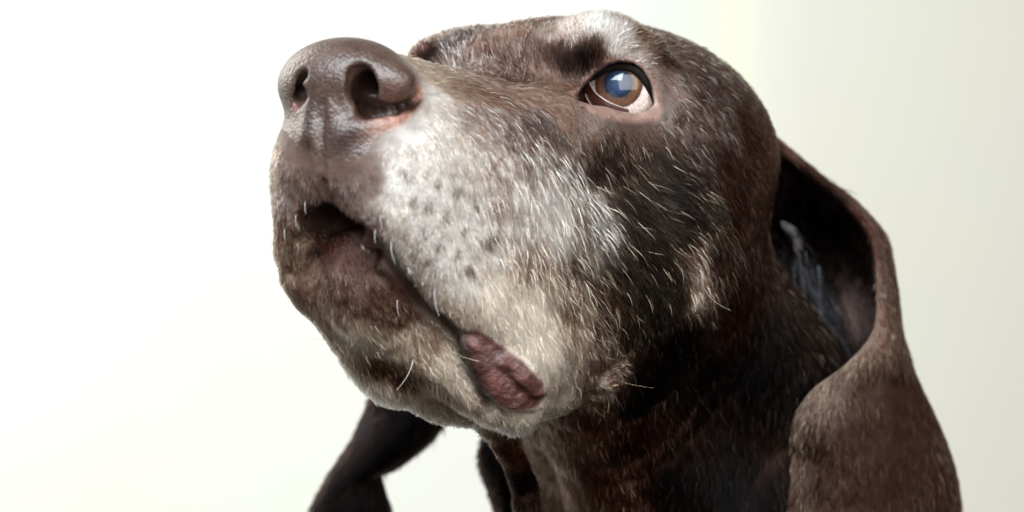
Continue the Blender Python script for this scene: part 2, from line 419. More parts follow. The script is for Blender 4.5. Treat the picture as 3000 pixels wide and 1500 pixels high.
# px, py, direction, base, light, grey share, length, lift
COAT = [
 # bridge and side of the muzzle
 (1085, 185, 1, .25, 'lt', 'tn', 0.4, .30, .25), (1150, 215, 1, .35, 'md', 'tn', 0.4, .35, .25), (1100, 260, .8, .5, 'lt', 'wh', .6, .30, .3),
 (1220, 240, 1, .5, 'md', 'lt', 0.5, .4, .25), (1180, 300, .7, .8, 'md', 'wh', 0.4, .38, .3), (1260, 300, .6, .8, 'br', 'wh', 0.5, .5, .25),
 (1340, 290, .5, .9, 'dk', 'gy', 0.65, .5, .25), (1300, 240, .9, .4, 'md', 'lt', 0.4, .4, .25), (1380, 250, .8, .4, 'md', 'lt', .5, .3, .25),
 (1130, 350, .4, .9, 'lt', 'wh', .75, .35, .3), (1060, 400, .2, 1, 'lt', 'wh', .85, .3, .35), (1010, 450, 0, 1, 'gy', 'wh', .9, .3, .35),
 (1100, 480, .15, 1, 'gy', 'wh', 0.99, .3, .35), (1180, 430, .3, 1, 'lt', 'wh', .8, .4, .3), (1240, 400, .35, 1, 'md', 'wh', 0.65, .45, .3),
 (1060, 560, .1, 1, 'gy', 'wh', 0.99, .3, .35), (1180, 540, .25, 1, 'gy', 'wh', 0.99, .35, .3), (1240, 500, .3, 1, 'md', 'wh', .65, .45, .3),
 (1120, 640, .2, 1, 'gy', 'wh', 0.99, .3, .35), (1210, 640, .3, 1, 'lt', 'wh', .8, .45, .3), (1160, 720, .2, 1, 'tn', 'wh', .9, .35, .35),
 (990, 540, 0, 1, 'lt', 'wh', .85, .28, .4), (1000, 600, 0, 1, 'md', 'wh', .7, .25, .4), (1060, 680, .1, 1, 'md', 'wh', .7, .3, .4), (960, 560, -.1, 1, 'pk', 'gy', 0.5, .2, .4),
 (1240, 760, .3, 1, 'tn', 'cr', 0.92, .5, .3), (1130, 765, .2, 1, 'lt', 'cr', .7, .35, .4), (1250, 840, .3, 1, 'tn', 'cr', 0.95, .5, .3), (1190, 800, .2, 1, 'lt', 'cr', .7, .35, .4),
 # cheek
 (1300, 340, .4, 1, 'br', 'wh', 0.45, .5, .25), (1400, 330, .4, 1, 'dk', 'gy', 0.6, .5, .25), (1330, 400, .3, 1, 'br', 'wh', 0.65, .6, .25),
 (1420, 420, .35, 1, 'dk', 'wh', 0.75, .6, .25), (1300, 460, .25, 1, 'md', 'wh', 0.9, .6, .25), (1380, 480, .3, 1, 'md', 'wh', 0.97, .7, .25),
 (1300, 560, .25, 1, 'md', 'wh', 0.88, .6, .25), (1400, 570, .3, 1, 'md', 'wh', 0.95, .7, .25), (1480, 520, .5, 1, 'dk', 'wh', 0.8, .8, .22),
 (1500, 580, .6, 1, 'dk', 'wh', 0.8, .8, .22), (1330, 650, .25, 1, 'br', 'cr', .65, .6, .25), (1440, 640, .4, 1, 'dk', 'cr', 0.48, .7, .25),
 (1540, 650, .6, 1, 'bk', 'tn', 0.3, .8, .22), (1320, 750, .25, 1, 'tn', 'cr', 0.88, .6, .25), (1430, 740, .35, 1, 'br', 'cr', 0.62, .7, .25),
 (1530, 750, .5, 1, 'dk', 'tn', 0.42, .75, .22), (1340, 850, .3, 1, 'tn', 'cr', 0.92, .6, .25), (1430, 850, .3, 1, 'md', 'cr', 0.8, .65, .25),
 (1520, 850, .5, 1, 'br', 'cr', .5, .65, .25), (1590, 820, .5, 1, 'bk', 'tn', 0.25, .6, .2), (1410, 940, .3, 1, 'tn', 'cr', 0.9, .6, .3),
 (1480, 930, .2, 1, 'br', 'cr', .6, .6, .3), (1530, 950, .3, -.3, 'br', 'cr', 0.5, 0.35, 0.4), (1510, 985, -0.1, 1, 'br', 'cr', 0.5, 0.4, 0.4),
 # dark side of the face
 (1520, 340, .5, 1, 'dk', 'gy', 0.3, .5, .2), (1500, 400, .45, 1, 'dk', 'gy', 0.3, .7, .22), (1560, 440, .6, .9, 'bk', 'lt', 0.2, .8, .22),  # grey share under the eye paints its sheen
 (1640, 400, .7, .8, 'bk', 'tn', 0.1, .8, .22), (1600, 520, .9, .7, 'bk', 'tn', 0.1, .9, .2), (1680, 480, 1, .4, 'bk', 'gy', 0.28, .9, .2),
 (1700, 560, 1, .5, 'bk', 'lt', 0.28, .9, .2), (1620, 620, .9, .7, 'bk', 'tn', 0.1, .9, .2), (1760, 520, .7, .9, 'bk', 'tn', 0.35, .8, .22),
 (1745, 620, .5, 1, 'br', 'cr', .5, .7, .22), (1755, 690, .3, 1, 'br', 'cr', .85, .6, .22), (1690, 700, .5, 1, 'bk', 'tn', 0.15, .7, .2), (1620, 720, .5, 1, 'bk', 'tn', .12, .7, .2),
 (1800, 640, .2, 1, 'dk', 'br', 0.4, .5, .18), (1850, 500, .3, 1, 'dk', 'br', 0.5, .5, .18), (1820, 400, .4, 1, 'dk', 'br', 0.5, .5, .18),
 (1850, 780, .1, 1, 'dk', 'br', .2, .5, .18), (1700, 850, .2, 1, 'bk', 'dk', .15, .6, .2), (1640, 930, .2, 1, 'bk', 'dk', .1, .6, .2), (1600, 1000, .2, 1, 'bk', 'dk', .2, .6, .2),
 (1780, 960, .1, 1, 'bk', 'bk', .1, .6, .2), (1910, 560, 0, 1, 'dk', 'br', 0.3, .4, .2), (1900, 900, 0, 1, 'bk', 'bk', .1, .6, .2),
 # round the eye, brow, forehead, skull
 (1420, 300, .3, 1, 'md', 'lt', .4, .25, .2), (1500, 312, .3, 1, 'md', 'gy', 0.6, .25, .2), (1600, 325, .5, .9, 'dk', 'lt', 0.25, .3, .2),
 (1400, 215, .6, .5, 'md', 'lt', .35, .35, .4), (1430, 170, 0, -1, 'bk', 'br', 0.3, .5, .5), (1470, 162, -.1, -1, 'bk', 'dk', 0.2, .65, .5),
 (1508, 150, .1, -1, 'dk', 'br', 0.1, .65, .5), (1380, 180, -.1, -1, 'br', 'lt', 0.35, .45, .4), (1340, 150, -.1, -1, 'br', 'gy', 0.45, .45, .35),
 (1280, 180, -.1, -.8, 'br', 'gy', 0.4, .4, .35), (1400, 150, -.1, -1, 'dk', 'br', .2, .5, .3), (1535, 145, .2, -1, 'dk', 'md', .3, .35, .3), (1450, 125, 0, -1, 'md', 'wh', 0.5, .5, .3), (1400, 110, .15, -1, 'md', 'wh', 0.55, 0.5, 0.18), (1440, 75, .15, -1, 'md', 'wh', 0.85, 0.5, 0.18),
 (1500, 70, .25, -1, 'gy', 'wh', 0.95, 0.5, 0.18), (1560, 80, .5, -.8, 'md', 'wh', 0.78, 0.5, 0.18), (1540, 125, .6, -.8, 'gy', 'wh', 0.7, .5, .3), (1600, 125, 1, -.1, 'md', 'wh', 0.55, .5, .22),
 (1610, 100, .9, -.1, 'md', 'lt', .35, .5, .2), (1670, 130, 1, .5, 'dk', 'gy', 0.22, .45, .18), (1670, 210, .8, 1, 'md', 'gy', 0.5, .45, .2),
 (1700, 300, .6, 1, 'dk', 'gy', 0.5, .5, .2), (1760, 220, .9, .9, 'dk', 'gy', 0.18, .45, .16), (1800, 300, .6, 1, 'dk', 'gy', 0.35, .45, .16),  # grey hairs on the crown paint its cool sheen
 (1760, 350, .5, 1, 'dk', 'gy', 0.3, .5, .18), (1880, 320, .5, 1, 'dk', 'br', .5, .4, .15), (1940, 420, .3, 1, 'br', 'md', .2, .4, .16),
 (1300, 90, .1, -1, 'md', 'gy', 0.4, .5, .25), (1220, 110, 0, -1, 'br', 'gy', 0.4, .5, .3), (1200, 160, -.1, -1, 'br', 'gy', 0.5, .5, .35),  # forehead tones lightened to paint its backlit top edge
 (1130, 120, -.2, -1, 'dk', 'wh', 0.3, 0.45, 0.3), (1100, 105, -.2, -1, 'br', 'wh', 0.4, 0.45, 0.3), (1090, 140, -.4, -1, 'dk', 'br', .1, 0.4, .5), (1140, 155, -.3, -1, 'br', 'wh', .5, .5, .4), (1350, 60, .3, -1, 'br', 'gy', 0.35, .5, .22),
 # front of the lips, chin, jaw
 (760, 380, -.1, 1, 'pk', 'lt', .3, .2, .3), (870, 420, 0, 1, 'pk', 'lt', .25, .2, .3), (930, 450, .1, 1, 'pk', 'gy', .3, .18, .35),
 (740, 470, -.1, 1, 'md', 'gy', .5, .28, .4), (870, 490, 0, 1, 'pk', 'gy', .4, .22, .45), (715, 580, -.1, 1, 'pk', 'tn', .4, .28, .4), (700, 500, -.1, 1, 'md', 'wh', .5, .3, .4), (712, 660, 0, 1, 'md', 'tn', .5, .3, .4),
 (830, 640, .1, 1, 'br', 'pk', 0.4, 0.2, .3), (900, 660, .2, 1, 'br', 'pk', 0.4, 0.2, .3), (850, 710, .1, 1, 'br', 'lt', 0.35, 0.3, .4), (770, 700, 0, 1, 'md', 'lt', .5, .25, .4),
 (830, 790, .3, 1, 'md', 'tn', .5, .4, .35), (930, 750, .4, 1, 'br', 'lt', 0.3, .3, .3), (1010, 790, .5, 1, 'br', 'lt', 0.4, .35, .3), (1000, 740, .5, 1, 'br', 'pk', 0.4, .2, .3),
 (900, 850, .4, 1, 'tn', 'cr', .6, .45, .35), (1000, 860, .5, 1, 'lt', 'cr', .6, .5, .35), (1080, 850, .5, 1, 'md', 'cr', .4, .45, .35),
 (960, 920, .5, 1, 'br', 'lt', 0.4, .45, .3), (1020, 950, .5, 1, 'br', 'tn', 0.45, .5, .3), (940, 970, .3, 1, 'tn', 'cr', .8, .55, .45), (1050, 990, .4, 1, 'lt', 'cr', .6, .55, .4),
 (1110, 905, .5, 1, 'tn', 'cr', .75, .5, .35), (1150, 970, .5, 1, 'tn', 'cr', .65, .5, .35), (1120, 990, .5, 1, 'md', 'tn', 0.4, .5, .3), (1180, 1010, .5, 1, 'lt', 'cr', .5, .5, .35), (1240, 1050, .5, 1, 'tn', 'cr', .8, .6, .4),
 (1310, 1065, .4, 1, 'cr', 'cr', .9, .6, .4), (1380, 1035, .6, 1, 'tn', 'cr', 0.9, .6, .35), (1400, 1000, .3, 1, 'tn', 'cr', 0.9, .5, .3), (1385, 950, .3, 1, 'tn', 'cr', .9, .45, .3),
 # neck
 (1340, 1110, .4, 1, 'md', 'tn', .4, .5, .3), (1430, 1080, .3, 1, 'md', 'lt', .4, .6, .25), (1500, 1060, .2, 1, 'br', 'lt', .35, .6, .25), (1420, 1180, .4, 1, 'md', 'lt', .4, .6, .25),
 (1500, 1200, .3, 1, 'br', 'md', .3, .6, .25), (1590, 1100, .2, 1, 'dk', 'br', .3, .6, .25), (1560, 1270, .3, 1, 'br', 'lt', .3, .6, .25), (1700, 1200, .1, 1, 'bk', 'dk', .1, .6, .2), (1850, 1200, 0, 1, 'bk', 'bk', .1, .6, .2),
 (1275, 1150, .3, 1, 'br', 'md', .3, .4, .3), (1330, 1200, .3, 1, 'bk', 'bk', 0, .4, .2), (1230, 1180, 0, 1, 'bk', 'dk', .2, .7, .5),  # black tone paints the shade between the throat folds
]
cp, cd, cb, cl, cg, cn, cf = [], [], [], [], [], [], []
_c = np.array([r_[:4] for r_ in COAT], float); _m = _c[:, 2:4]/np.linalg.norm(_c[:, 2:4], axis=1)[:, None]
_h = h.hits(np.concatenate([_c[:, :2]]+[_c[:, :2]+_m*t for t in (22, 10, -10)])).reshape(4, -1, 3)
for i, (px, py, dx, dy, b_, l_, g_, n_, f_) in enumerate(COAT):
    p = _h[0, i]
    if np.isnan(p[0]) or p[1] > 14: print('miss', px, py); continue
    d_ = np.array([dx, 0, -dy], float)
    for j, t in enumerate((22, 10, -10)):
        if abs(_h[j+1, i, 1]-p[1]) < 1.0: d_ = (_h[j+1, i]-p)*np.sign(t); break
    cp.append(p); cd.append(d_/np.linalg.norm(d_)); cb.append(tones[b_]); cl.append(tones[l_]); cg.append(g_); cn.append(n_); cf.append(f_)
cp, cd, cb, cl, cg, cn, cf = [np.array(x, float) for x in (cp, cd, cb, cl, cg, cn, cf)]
cmap = np.concatenate([cd, cb, cl, cg[:, None], cn[:, None], cf[:, None]], 1)
def coat(Q):
    out = np.empty((len(Q), 12))
    for i in range(0, len(Q), 40000):
        q_ = Q[i:i+40000]
        d2 = ((q_**2).sum(1)[:, None]+(cp**2).sum(1)[None, :]-2*q_@cp.T)
        wgt = 1/(np.maximum(d2, 0)+.03)**2.2
        out[i:i+40000] = (wgt@cmap)/wgt.sum(1)[:, None]
    return out

# ------------------------------------------------------------------ bare regions
def proj(Q):
    k = CD*S/(CD+Q[:, 1]); return Q[:, 0]*k+1288, 644-Q[:, 2]*k
def poly_d(u, v, poly):
    """signed distance in cm to an outline (negative inside)"""
    poly = np.array(poly, float); d = np.full(u.shape, 1e9); ins = np.zeros(u.shape, bool)
    for i in range(len(poly)):
        x0, y0 = poly[i]; x1, y1 = poly[(i+1) % len(poly)]
        ex, ey = x1-x0, y1-y0
        t = np.clip(((u-x0)*ex+(v-y0)*ey)/(ex*ex+ey*ey), 0, 1)
        d = np.minimum(d, np.hypot(u-x0-t*ex, v-y0-t*ey))
        c = (y0 > v) != (y1 > v)
        ins ^= c & (u < (x1-x0)*(v-y0)/((y1-y0) if y1 != y0 else 1e-9)+x0)
    return np.where(ins, -d, d)/S
PAD = [(640, 60), (960, 60), (1015, 143), (1050, 190), (1066, 240), (1060, 270), (1030, 300), (985, 325), (935, 345), (925, 385), (880, 400), (812, 398), (755, 372), (722, 330), (640, 300)]
LIP = [(1163, 828), (1204, 826), (1257, 862), (1321, 912), (1369, 960), (1376, 996), (1353, 1026), (1300, 1040), (1257, 1024), (1222, 990), (1194, 946), (1174, 900)]
LIDS = [(1420, 258), (1455, 226), (1492, 186), (1523, 162), (1556, 153), (1593, 157), (1618, 173), (1637, 202), (1648, 235), (1660, 268), (1648, 292), (1600, 300), (1550, 293), (1500, 282), (1450, 278)]
EYEC = P(1550, 225, 0)
LINE = [(790, 560), (819, 512)]+line
def regions(Q):
    u, v = proj(Q)
    pad = np.where(np.linalg.norm(Q-H(8.2, 0, -2.6), axis=1) < 3.0, poly_d(u, v, PAD), 1.0)
    # keep the pad off the bridge behind it
    pad = np.maximum(pad, 6.9-((Q-HM)@HF)-.35*np.abs((Q-HM)@HL)*0)
    lip = np.where(np.linalg.norm(Q-P(1270, 940, -3), axis=1) < 2.6, poly_d(u, v, LIP), 1.0)
    lid = np.where(np.linalg.norm(Q-EYEC, axis=1) < 2.2, poly_d(u, v, LIDS), 1.0)
    return pad, lip, lid
def line_d(Q):
    """distance (cm) to the slit between the lips"""
    u, v = proj(Q); d = np.full(len(Q), 9.0)
    for (x0, y0), (x1, y1) in zip(LINE, LINE[1:]):
        ex, ey = x1-x0, y1-y0; t = np.clip(((u-x0)*ex+(v-y0)*ey)/(ex*ex+ey*ey), 0, 1)
        d = np.minimum(d, np.hypot(u-x0-t*ex, v-y0-t*ey)/S)
    return np.where(Q[:, 1] < 1.0, d, 9.0)
def sstep(x, a, b):
    t = np.clip((x-a)/(b-a), 0, 1); return t*t*(3-2*t)

def opening_d(Q):
    u, v = proj(Q); return np.where(np.linalg.norm(Q-EYEC, axis=1) < 2.0, poly_d(u, v, LIDP), 9.0)
VN = vnormals(V, F)
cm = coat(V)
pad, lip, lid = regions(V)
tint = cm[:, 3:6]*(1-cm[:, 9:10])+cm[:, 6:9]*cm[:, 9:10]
tint = tint*.36+np.array([.012, .006, .005])  # skin darkened to paint depth and shade between the hairs
def mix(A, B, t): return A*(1-t[:, None])+np.array(B)*t[:, None]
ns = noise(V, .5, 3)
tint = mix(tint, (.20, .125, .105), .8*sstep(-lid, -.22, .02))
tint = mix(tint, (.03, .016, .013), sstep(.10-np.abs(opening_d(V)), 0, .07)*sstep(245-proj(V)[1], 0, 25))  # upper lid edge darkened to paint the shade beneath it
wetness = sstep(-pad, -.1, .1)
padcol = mix(np.tile([.046, .027, .022], (len(V), 1)), (.20, .095, .07), np.exp(-((V-h.hit(1000, 318))**2).sum(1)/.45))
padcol = mix(padcol, (.18, .09, .065), np.exp(-((V-h.hit(1060, 230))**2).sum(1)/.12))
padcol = mix(padcol, (.16, .05, .04), np.exp(-((V-h.hit(741, 270))**2).sum(1)/.02)*.5)
for _p, _s in ((h.hit(905, 225), .25), (h.hit(925, 268), .05), (h.hit(915, 285), .05), (h.hit(940, 280), .05), (h.hit(965, 276), .04), (h.hit(1000, 270), .025), (h.hit(1025, 262), .015), (h.hit(895, 255), .06), (h.hit(752, 224), .05)): padcol = mix(padcol, (.010, .005, .004), np.exp(-((V-_p)**2).sum(1)/_s))  # recess shade painted inside the nostrils
padcol = mix(padcol, (.018, .010, .009), .75*np.exp(-(np.abs((V-HM)@HL)/.10)**2)*sstep(-((V-HM)@HU), 2.6, 3.1))  # crease shade painted along the philtrum
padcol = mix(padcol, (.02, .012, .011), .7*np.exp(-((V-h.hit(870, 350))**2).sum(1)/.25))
tint = tint*(1-wetness[:, None])+padcol*wetness[:, None]
lf = sstep(-lip, -.06, .1)
cre = np.array([(1240, 905), (1262, 930), (1287, 957), (1313, 984), (1337, 1001), (1372, 1000)], float)
lipcol = np.array([.072, .028, .025])*(1+.35*noise(V, .25, 5))[:, None]
tint = tint*(1-lf[:, None])+lipcol*lf[:, None]
tint = mix(tint, (.022, .010, .008), .95*np.exp(-(line_d(V)/.2)**2)*(1-wetness))  # shade in the slit between the lips, painted dark
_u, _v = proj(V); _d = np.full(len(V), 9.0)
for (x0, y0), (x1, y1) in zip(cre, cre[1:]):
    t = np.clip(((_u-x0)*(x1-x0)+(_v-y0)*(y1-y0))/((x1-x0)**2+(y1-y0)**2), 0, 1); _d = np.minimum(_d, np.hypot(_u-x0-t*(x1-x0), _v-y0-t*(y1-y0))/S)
tint = mix(tint, (.035, .012, .01), .9*np.exp(-(_d/.07)**2)*lf)  # lip crease painted darker, as shade in the fold
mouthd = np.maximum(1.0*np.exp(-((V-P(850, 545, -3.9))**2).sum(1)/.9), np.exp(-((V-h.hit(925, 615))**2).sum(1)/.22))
tint = mix(tint, (.02, .008, .007), mouthd)  # shade inside the mouth opening painted into the tint

def mat_skin(name, rough, bump_scale, bump, spec=.5, pebble=False, coat_w=0.0, dist=.0006):
    m = bpy.data.materials.new(name); m.use_nodes = True
    nt = m.node_tree; b = nt.nodes['Principled BSDF']
    at = nt.nodes.new('ShaderNodeAttribute'); at.attribute_name = 'tint'
    tc = nt.nodes.new('ShaderNodeTexCoord')
    nz = nt.nodes.new('ShaderNodeTexNoise'); nz.inputs['Scale'].default_value = bump_scale*.4; nz.inputs['Detail'].default_value = 6
    nt.links.new(tc.outputs['Object'], nz.inputs['Vector'])
    mx = nt.nodes.new('ShaderNodeMix'); mx.data_type = 'RGBA'; mx.blend_type = 'MULTIPLY'; mx.inputs['Factor'].default_value = .7
    rp = nt.nodes.new('ShaderNodeMapRange'); rp.inputs['From Min'].default_value = .3; rp.inputs['From Max'].default_value = .7; rp.inputs['To Min'].default_value = .6; rp.inputs['To Max'].default_value = 1.35
    nt.links.new(nz.outputs['Fac'], rp.inputs['Value'])
    nt.links.new(at.outputs['Color'], mx.inputs['A']); nt.links.new(rp.outputs['Result'], mx.inputs['B'])
    nt.links.new(mx.outputs['Result'], b.inputs['Base Color'])
    b.inputs['Roughness'].default_value = rough
    lum = nt.nodes.new('ShaderNodeSeparateColor'); nt.links.new(at.outputs['Color'], lum.inputs[0])
    sm_ = nt.nodes.new('ShaderNodeMapRange'); sm_.inputs['From Min'].default_value = .012; sm_.inputs['From Max'].default_value = .04; sm_.inputs['To Min'].default_value = .02; sm_.inputs['To Max'].default_value = spec
    nt.links.new(lum.outputs[0], sm_.inputs['Value']); nt.links.new(sm_.outputs[0], b.inputs['Specular IOR Level'])   # darkest tints do not shine, so painted shade in nostrils and mouth holds
    b.inputs['Coat Weight'].default_value = coat_w; b.inputs['Coat Roughness'].default_value = .25
    bp = nt.nodes.new('ShaderNodeBump'); bp.inputs['Strength'].default_value = bump; bp.inputs['Distance'].default_value = dist
    if pebble:
        vo = nt.nodes.new('ShaderNodeTexVoronoi'); vo.inputs['Scale'].default_value = bump_scale; vo.feature = 'F1'
        dis = nt.nodes.new('ShaderNodeVectorMath'); dis.operation = 'ADD'
        n2 = nt.nodes.new('ShaderNodeTexNoise'); n2.inputs['Scale'].default_value = bump_scale*.5
        sc_ = nt.nodes.new('ShaderNodeVectorMath'); sc_.operation = 'SCALE'; sc_.inputs['Scale'].default_value = .5/bump_scale
        nt.links.new(tc.outputs['Object'], n2.inputs['Vector']); nt.links.new(n2.outputs['Color'], sc_.inputs[0])
        nt.links.new(tc.outputs['Object'], dis.inputs[0]); nt.links.new(sc_.outputs[0], dis.inputs[1])
        nt.links.new(dis.outputs[0], vo.inputs['Vector'])
        iv = nt.nodes.new('ShaderNodeMath'); iv.operation = 'MULTIPLY_ADD'; iv.inputs[1].default_value = -1.0; iv.inputs[2].default_value = 1.0
        nt.links.new(vo.outputs['Distance'], iv.inputs[0]); nt.links.new(iv.outputs[0], bp.inputs['Height'])
    else:
        nt.links.new(nz.outputs['Fac'], bp.inputs['Height'])
    nt.links.new(bp.outputs['Normal'], b.inputs['Normal'])
    return m
M_skin = mat_skin('skin', .6, 900, .4, .12)
M_nose = mat_skin('nose_leather', .40, 1050, .30, .45, True, 0)
M_lip = mat_skin('lip_skin', .48, 800, 1.0, .4, False, .05, .0016)
M_lid = mat_skin('eyelid_skin', .4, 800, .5, .5)

def hair_mat(name, rough=.26, rr=.4):
    m = bpy.data.materials.new(name); m.use_nodes = True
    nt = m.node_tree; nt.nodes.clear()
    out = nt.nodes.new('ShaderNodeOutputMaterial')
    hb = nt.nodes.new('ShaderNodeBsdfHairPrincipled'); hb.model = 'CHIANG'; hb.parametrization = 'COLOR'
    at = nt.nodes.new('ShaderNodeAttribute'); at.attribute_name = 'hair_color'
    nt.links.new(at.outputs['Color'], hb.inputs['Color'])
    hb.inputs['Roughness'].default_value = rough; hb.inputs['Radial Roughness'].default_value = rr
    hb.inputs['Coat'].default_value = 0.0; hb.inputs['IOR'].default_value = 1.12
    hb.inputs['Random Roughness'].default_value = .2
    nt.links.new(hb.outputs[0], out.inputs['Surface'])
    return m
M_hair = hair_mat('coat_hair')
M_guard = bpy.data.materials.new('guard_hair'); M_guard.use_nodes = True
_b = M_guard.node_tree.nodes['Principled BSDF']; _a = M_guard.node_tree.nodes.new('ShaderNodeAttribute'); _a.attribute_name = 'hair_color'
M_guard.node_tree.links.new(_a.outputs['Color'], _b.inputs['Base Color']); _b.inputs['Roughness'].default_value = .45; _b.inputs['Specular IOR Level'].default_value = .25

# ------------------------------------------------------------------ the dog
dog = bpy.data.objects.new('dog', None); COL.objects.link(dog)
dog.location = (0, 0, 0)
dog['label'] = 'old chocolate brown pointer dog with greying white muzzle, head raised, looking up to the left'
dog['category'] = 'dog'
fc_pad = (pad[F] < 0).sum(1) >= 2
fc_lip = (lip[F] < 0).sum(1) >= 2
fc_lid = ((lid[F] < -.0).sum(1) >= 2) & ~fc_pad
def submesh(name, sel, mat):
    f = F[sel]; used, inv = np.unique(f, return_inverse=True)
    return mesh_obj(name, V[used], inv.reshape(f.shape), mat, dog, {'tint': tint[used]}, VN[used])
head = submesh('head', ~(fc_pad | fc_lip | fc_lid), M_skin)
nose = submesh('nose', fc_pad, M_nose)
lipo = submesh('lip', fc_lip & ~fc_pad, M_lip)
lido = submesh('eyelid', fc_lid & ~fc_lip, M_lid)
print('meshes', time.time()-T0)

# ears
nV, nF = sheet(NEAR_EAR, 8, .24); nN = vnormals(nV, nF)
nV = nV+np.array([0, -1, 0])*(.12*noise(nV*np.array([1, .25, .1]), .8, 41)*sstep(-nV[:, 2], 1.5, 4.0))[:, None]; nN = vnormals(nV, nF)
fV, fF = sheet(FAR_EAR, 8, .5); fN = vnormals(fV, fF)
EARC = [  # px, py, depth, direction, base, light, grey, length, lift
 (2150, 1100, 4.3, .1, 1, 'dk', 'br', .25, .45, .12), (2050, 1150, 4.6, 0, 1, 'dk', 'br', .5, .45, .2), (1995, 1080, 5.2, -.4, 1, 'br', 'tn', .5, .35, .5),
 (1990, 1180, 5.2, -.4, 1, 'br', 'tn', .45, .35, .5), (1985, 1280, 5.2, -.4, 1, 'br', 'tn', .4, .4, .5), (2060, 1240, 4.6, 0, 1, 'dk', 'br', .5, .45, .2), (2290, 1100, 5.3, .2, 1, 'dk', 'br', .2, .4, .12), (2250, 1000, 5.5, .2, 1, 'dk', 'br', .35, .4, .15), (2200, 1230, 4.3, .1, 1, 'dk', 'br', .25, .45, .12),
 (2380, 1200, 6.8, .3, 1, 'dk', 'md', .4, .45, .3), (2240, 750, 7.2, .3, 1, 'dk', 'md', .3, .4, .2), (2150, 960, 4.6, .1, 1, 'dk', 'br', .35, .35, .15), (2310, 1000, 7, .2, 1, 'dk', 'br', .4, .4, .2),
 (2196, 830, 5.0, 0, 1, 'br', 'lt', .45, .25, .4), (2206, 710, 5.5, 0, 1, 'br', 'lt', .4, .25, .4), (2190, 596, 6.2, 0, 1, 'br', 'md', .3, .25, .4), (2056, 448, 6.8, .3, 1, 'dk', 'br', .3, .35, .3), (1960, 360, 7, .5, 1, 'br', 'md', .3, .35, .2),
 (2128, 915, 4.6, -.3, 1, 'br', 'tn', .5, .25, .4), (2040, 983, 4.8, -.3, 1, 'br', 'tn', .5, .25, .4),
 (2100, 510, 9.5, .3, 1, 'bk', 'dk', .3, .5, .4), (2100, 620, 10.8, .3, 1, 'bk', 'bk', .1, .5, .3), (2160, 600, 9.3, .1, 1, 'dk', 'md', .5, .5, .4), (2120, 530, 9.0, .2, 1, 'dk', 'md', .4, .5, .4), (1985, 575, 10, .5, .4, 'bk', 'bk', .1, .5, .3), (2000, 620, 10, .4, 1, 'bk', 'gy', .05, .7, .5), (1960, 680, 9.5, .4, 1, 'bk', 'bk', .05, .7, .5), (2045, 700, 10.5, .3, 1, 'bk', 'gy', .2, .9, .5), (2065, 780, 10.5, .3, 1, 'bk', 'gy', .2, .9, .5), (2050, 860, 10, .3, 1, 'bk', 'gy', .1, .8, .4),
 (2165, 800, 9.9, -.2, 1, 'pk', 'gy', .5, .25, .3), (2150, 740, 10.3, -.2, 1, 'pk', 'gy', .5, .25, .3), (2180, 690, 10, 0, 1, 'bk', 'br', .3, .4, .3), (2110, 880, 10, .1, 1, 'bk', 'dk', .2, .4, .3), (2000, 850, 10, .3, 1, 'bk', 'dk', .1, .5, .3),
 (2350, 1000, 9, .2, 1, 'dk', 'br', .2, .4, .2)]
FARC = [(850, 1150, 10.5, -.3, 1, 'bk', 'dk', .3, .5, .3), (1000, 1050, 10.4, -.2, 1, 'bk', 'dk', .2, .5, .25), (1060, 1120, 11.4, .2, 1, 'bk', 'dk', .2, .5, .3)]  # far ear in black tones to paint the shade it hangs in
def ear_map(rows):
    p = np.array([P(r[0], r[1], r[2]) for r in rows]); m_ = []
    for r in rows:
        d_ = np.array([r[3], 0, -r[4]], float); d_ /= np.linalg.norm(d_)
        m_.append(np.concatenate([d_, tones[r[5]], tones[r[6]], [r[7], r[8], r[9]]]))
    m_ = np.array(m_)
    def f(Q):
        d2 = ((Q[:, None, :]-p[None])**2).sum(2); wgt = 1/(d2+.25)**2
        return (wgt@m_)/wgt.sum(1)[:, None]
    return f
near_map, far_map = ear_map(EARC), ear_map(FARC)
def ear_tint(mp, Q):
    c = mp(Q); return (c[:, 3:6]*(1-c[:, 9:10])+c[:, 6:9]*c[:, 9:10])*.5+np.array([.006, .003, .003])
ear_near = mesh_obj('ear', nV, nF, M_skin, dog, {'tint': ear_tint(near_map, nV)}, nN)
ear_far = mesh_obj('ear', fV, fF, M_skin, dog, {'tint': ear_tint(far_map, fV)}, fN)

# ------------------------------------------------------------------ fur
def curves_obj(name, pts, rad, col, mat, parent):
    n, k = pts.shape[:2]
    cu = bpy.data.hair_curves.new(name)
    cu.add_curves([k]*n)
    cu.position_data.foreach_set('vector', (pts*0.01).astype(np.float32).ravel())
    ra = cu.attributes.get('radius') or cu.attributes.new('radius', 'FLOAT', 'POINT')
    ra.data.foreach_set('value', (rad*0.01).astype(np.float32).ravel())
    ca = cu.attributes.new('hair_color', 'FLOAT_COLOR', 'CURVE')
    ca.data.foreach_set('color', np.concatenate([col, np.ones((n, 1))], 1).astype(np.float32).ravel())
    cu.materials.append(mat)
    o = bpy.data.objects.new(name, cu); COL.objects.link(o); o.parent = parent
    o['kind'] = 'stuff'
    return o

SPOTS = [(1014, 433), (1099, 465), (1149, 485), (1039, 508), (1079, 528), (1124, 548), (1196, 523), (1169, 583), (1109, 625), (1154, 638), (1214, 613), (1060, 590), (1075, 660), (1235, 600), (1030, 450), (1180, 680)]
spots = [h.hit(*q_) for q_ in SPOTS]

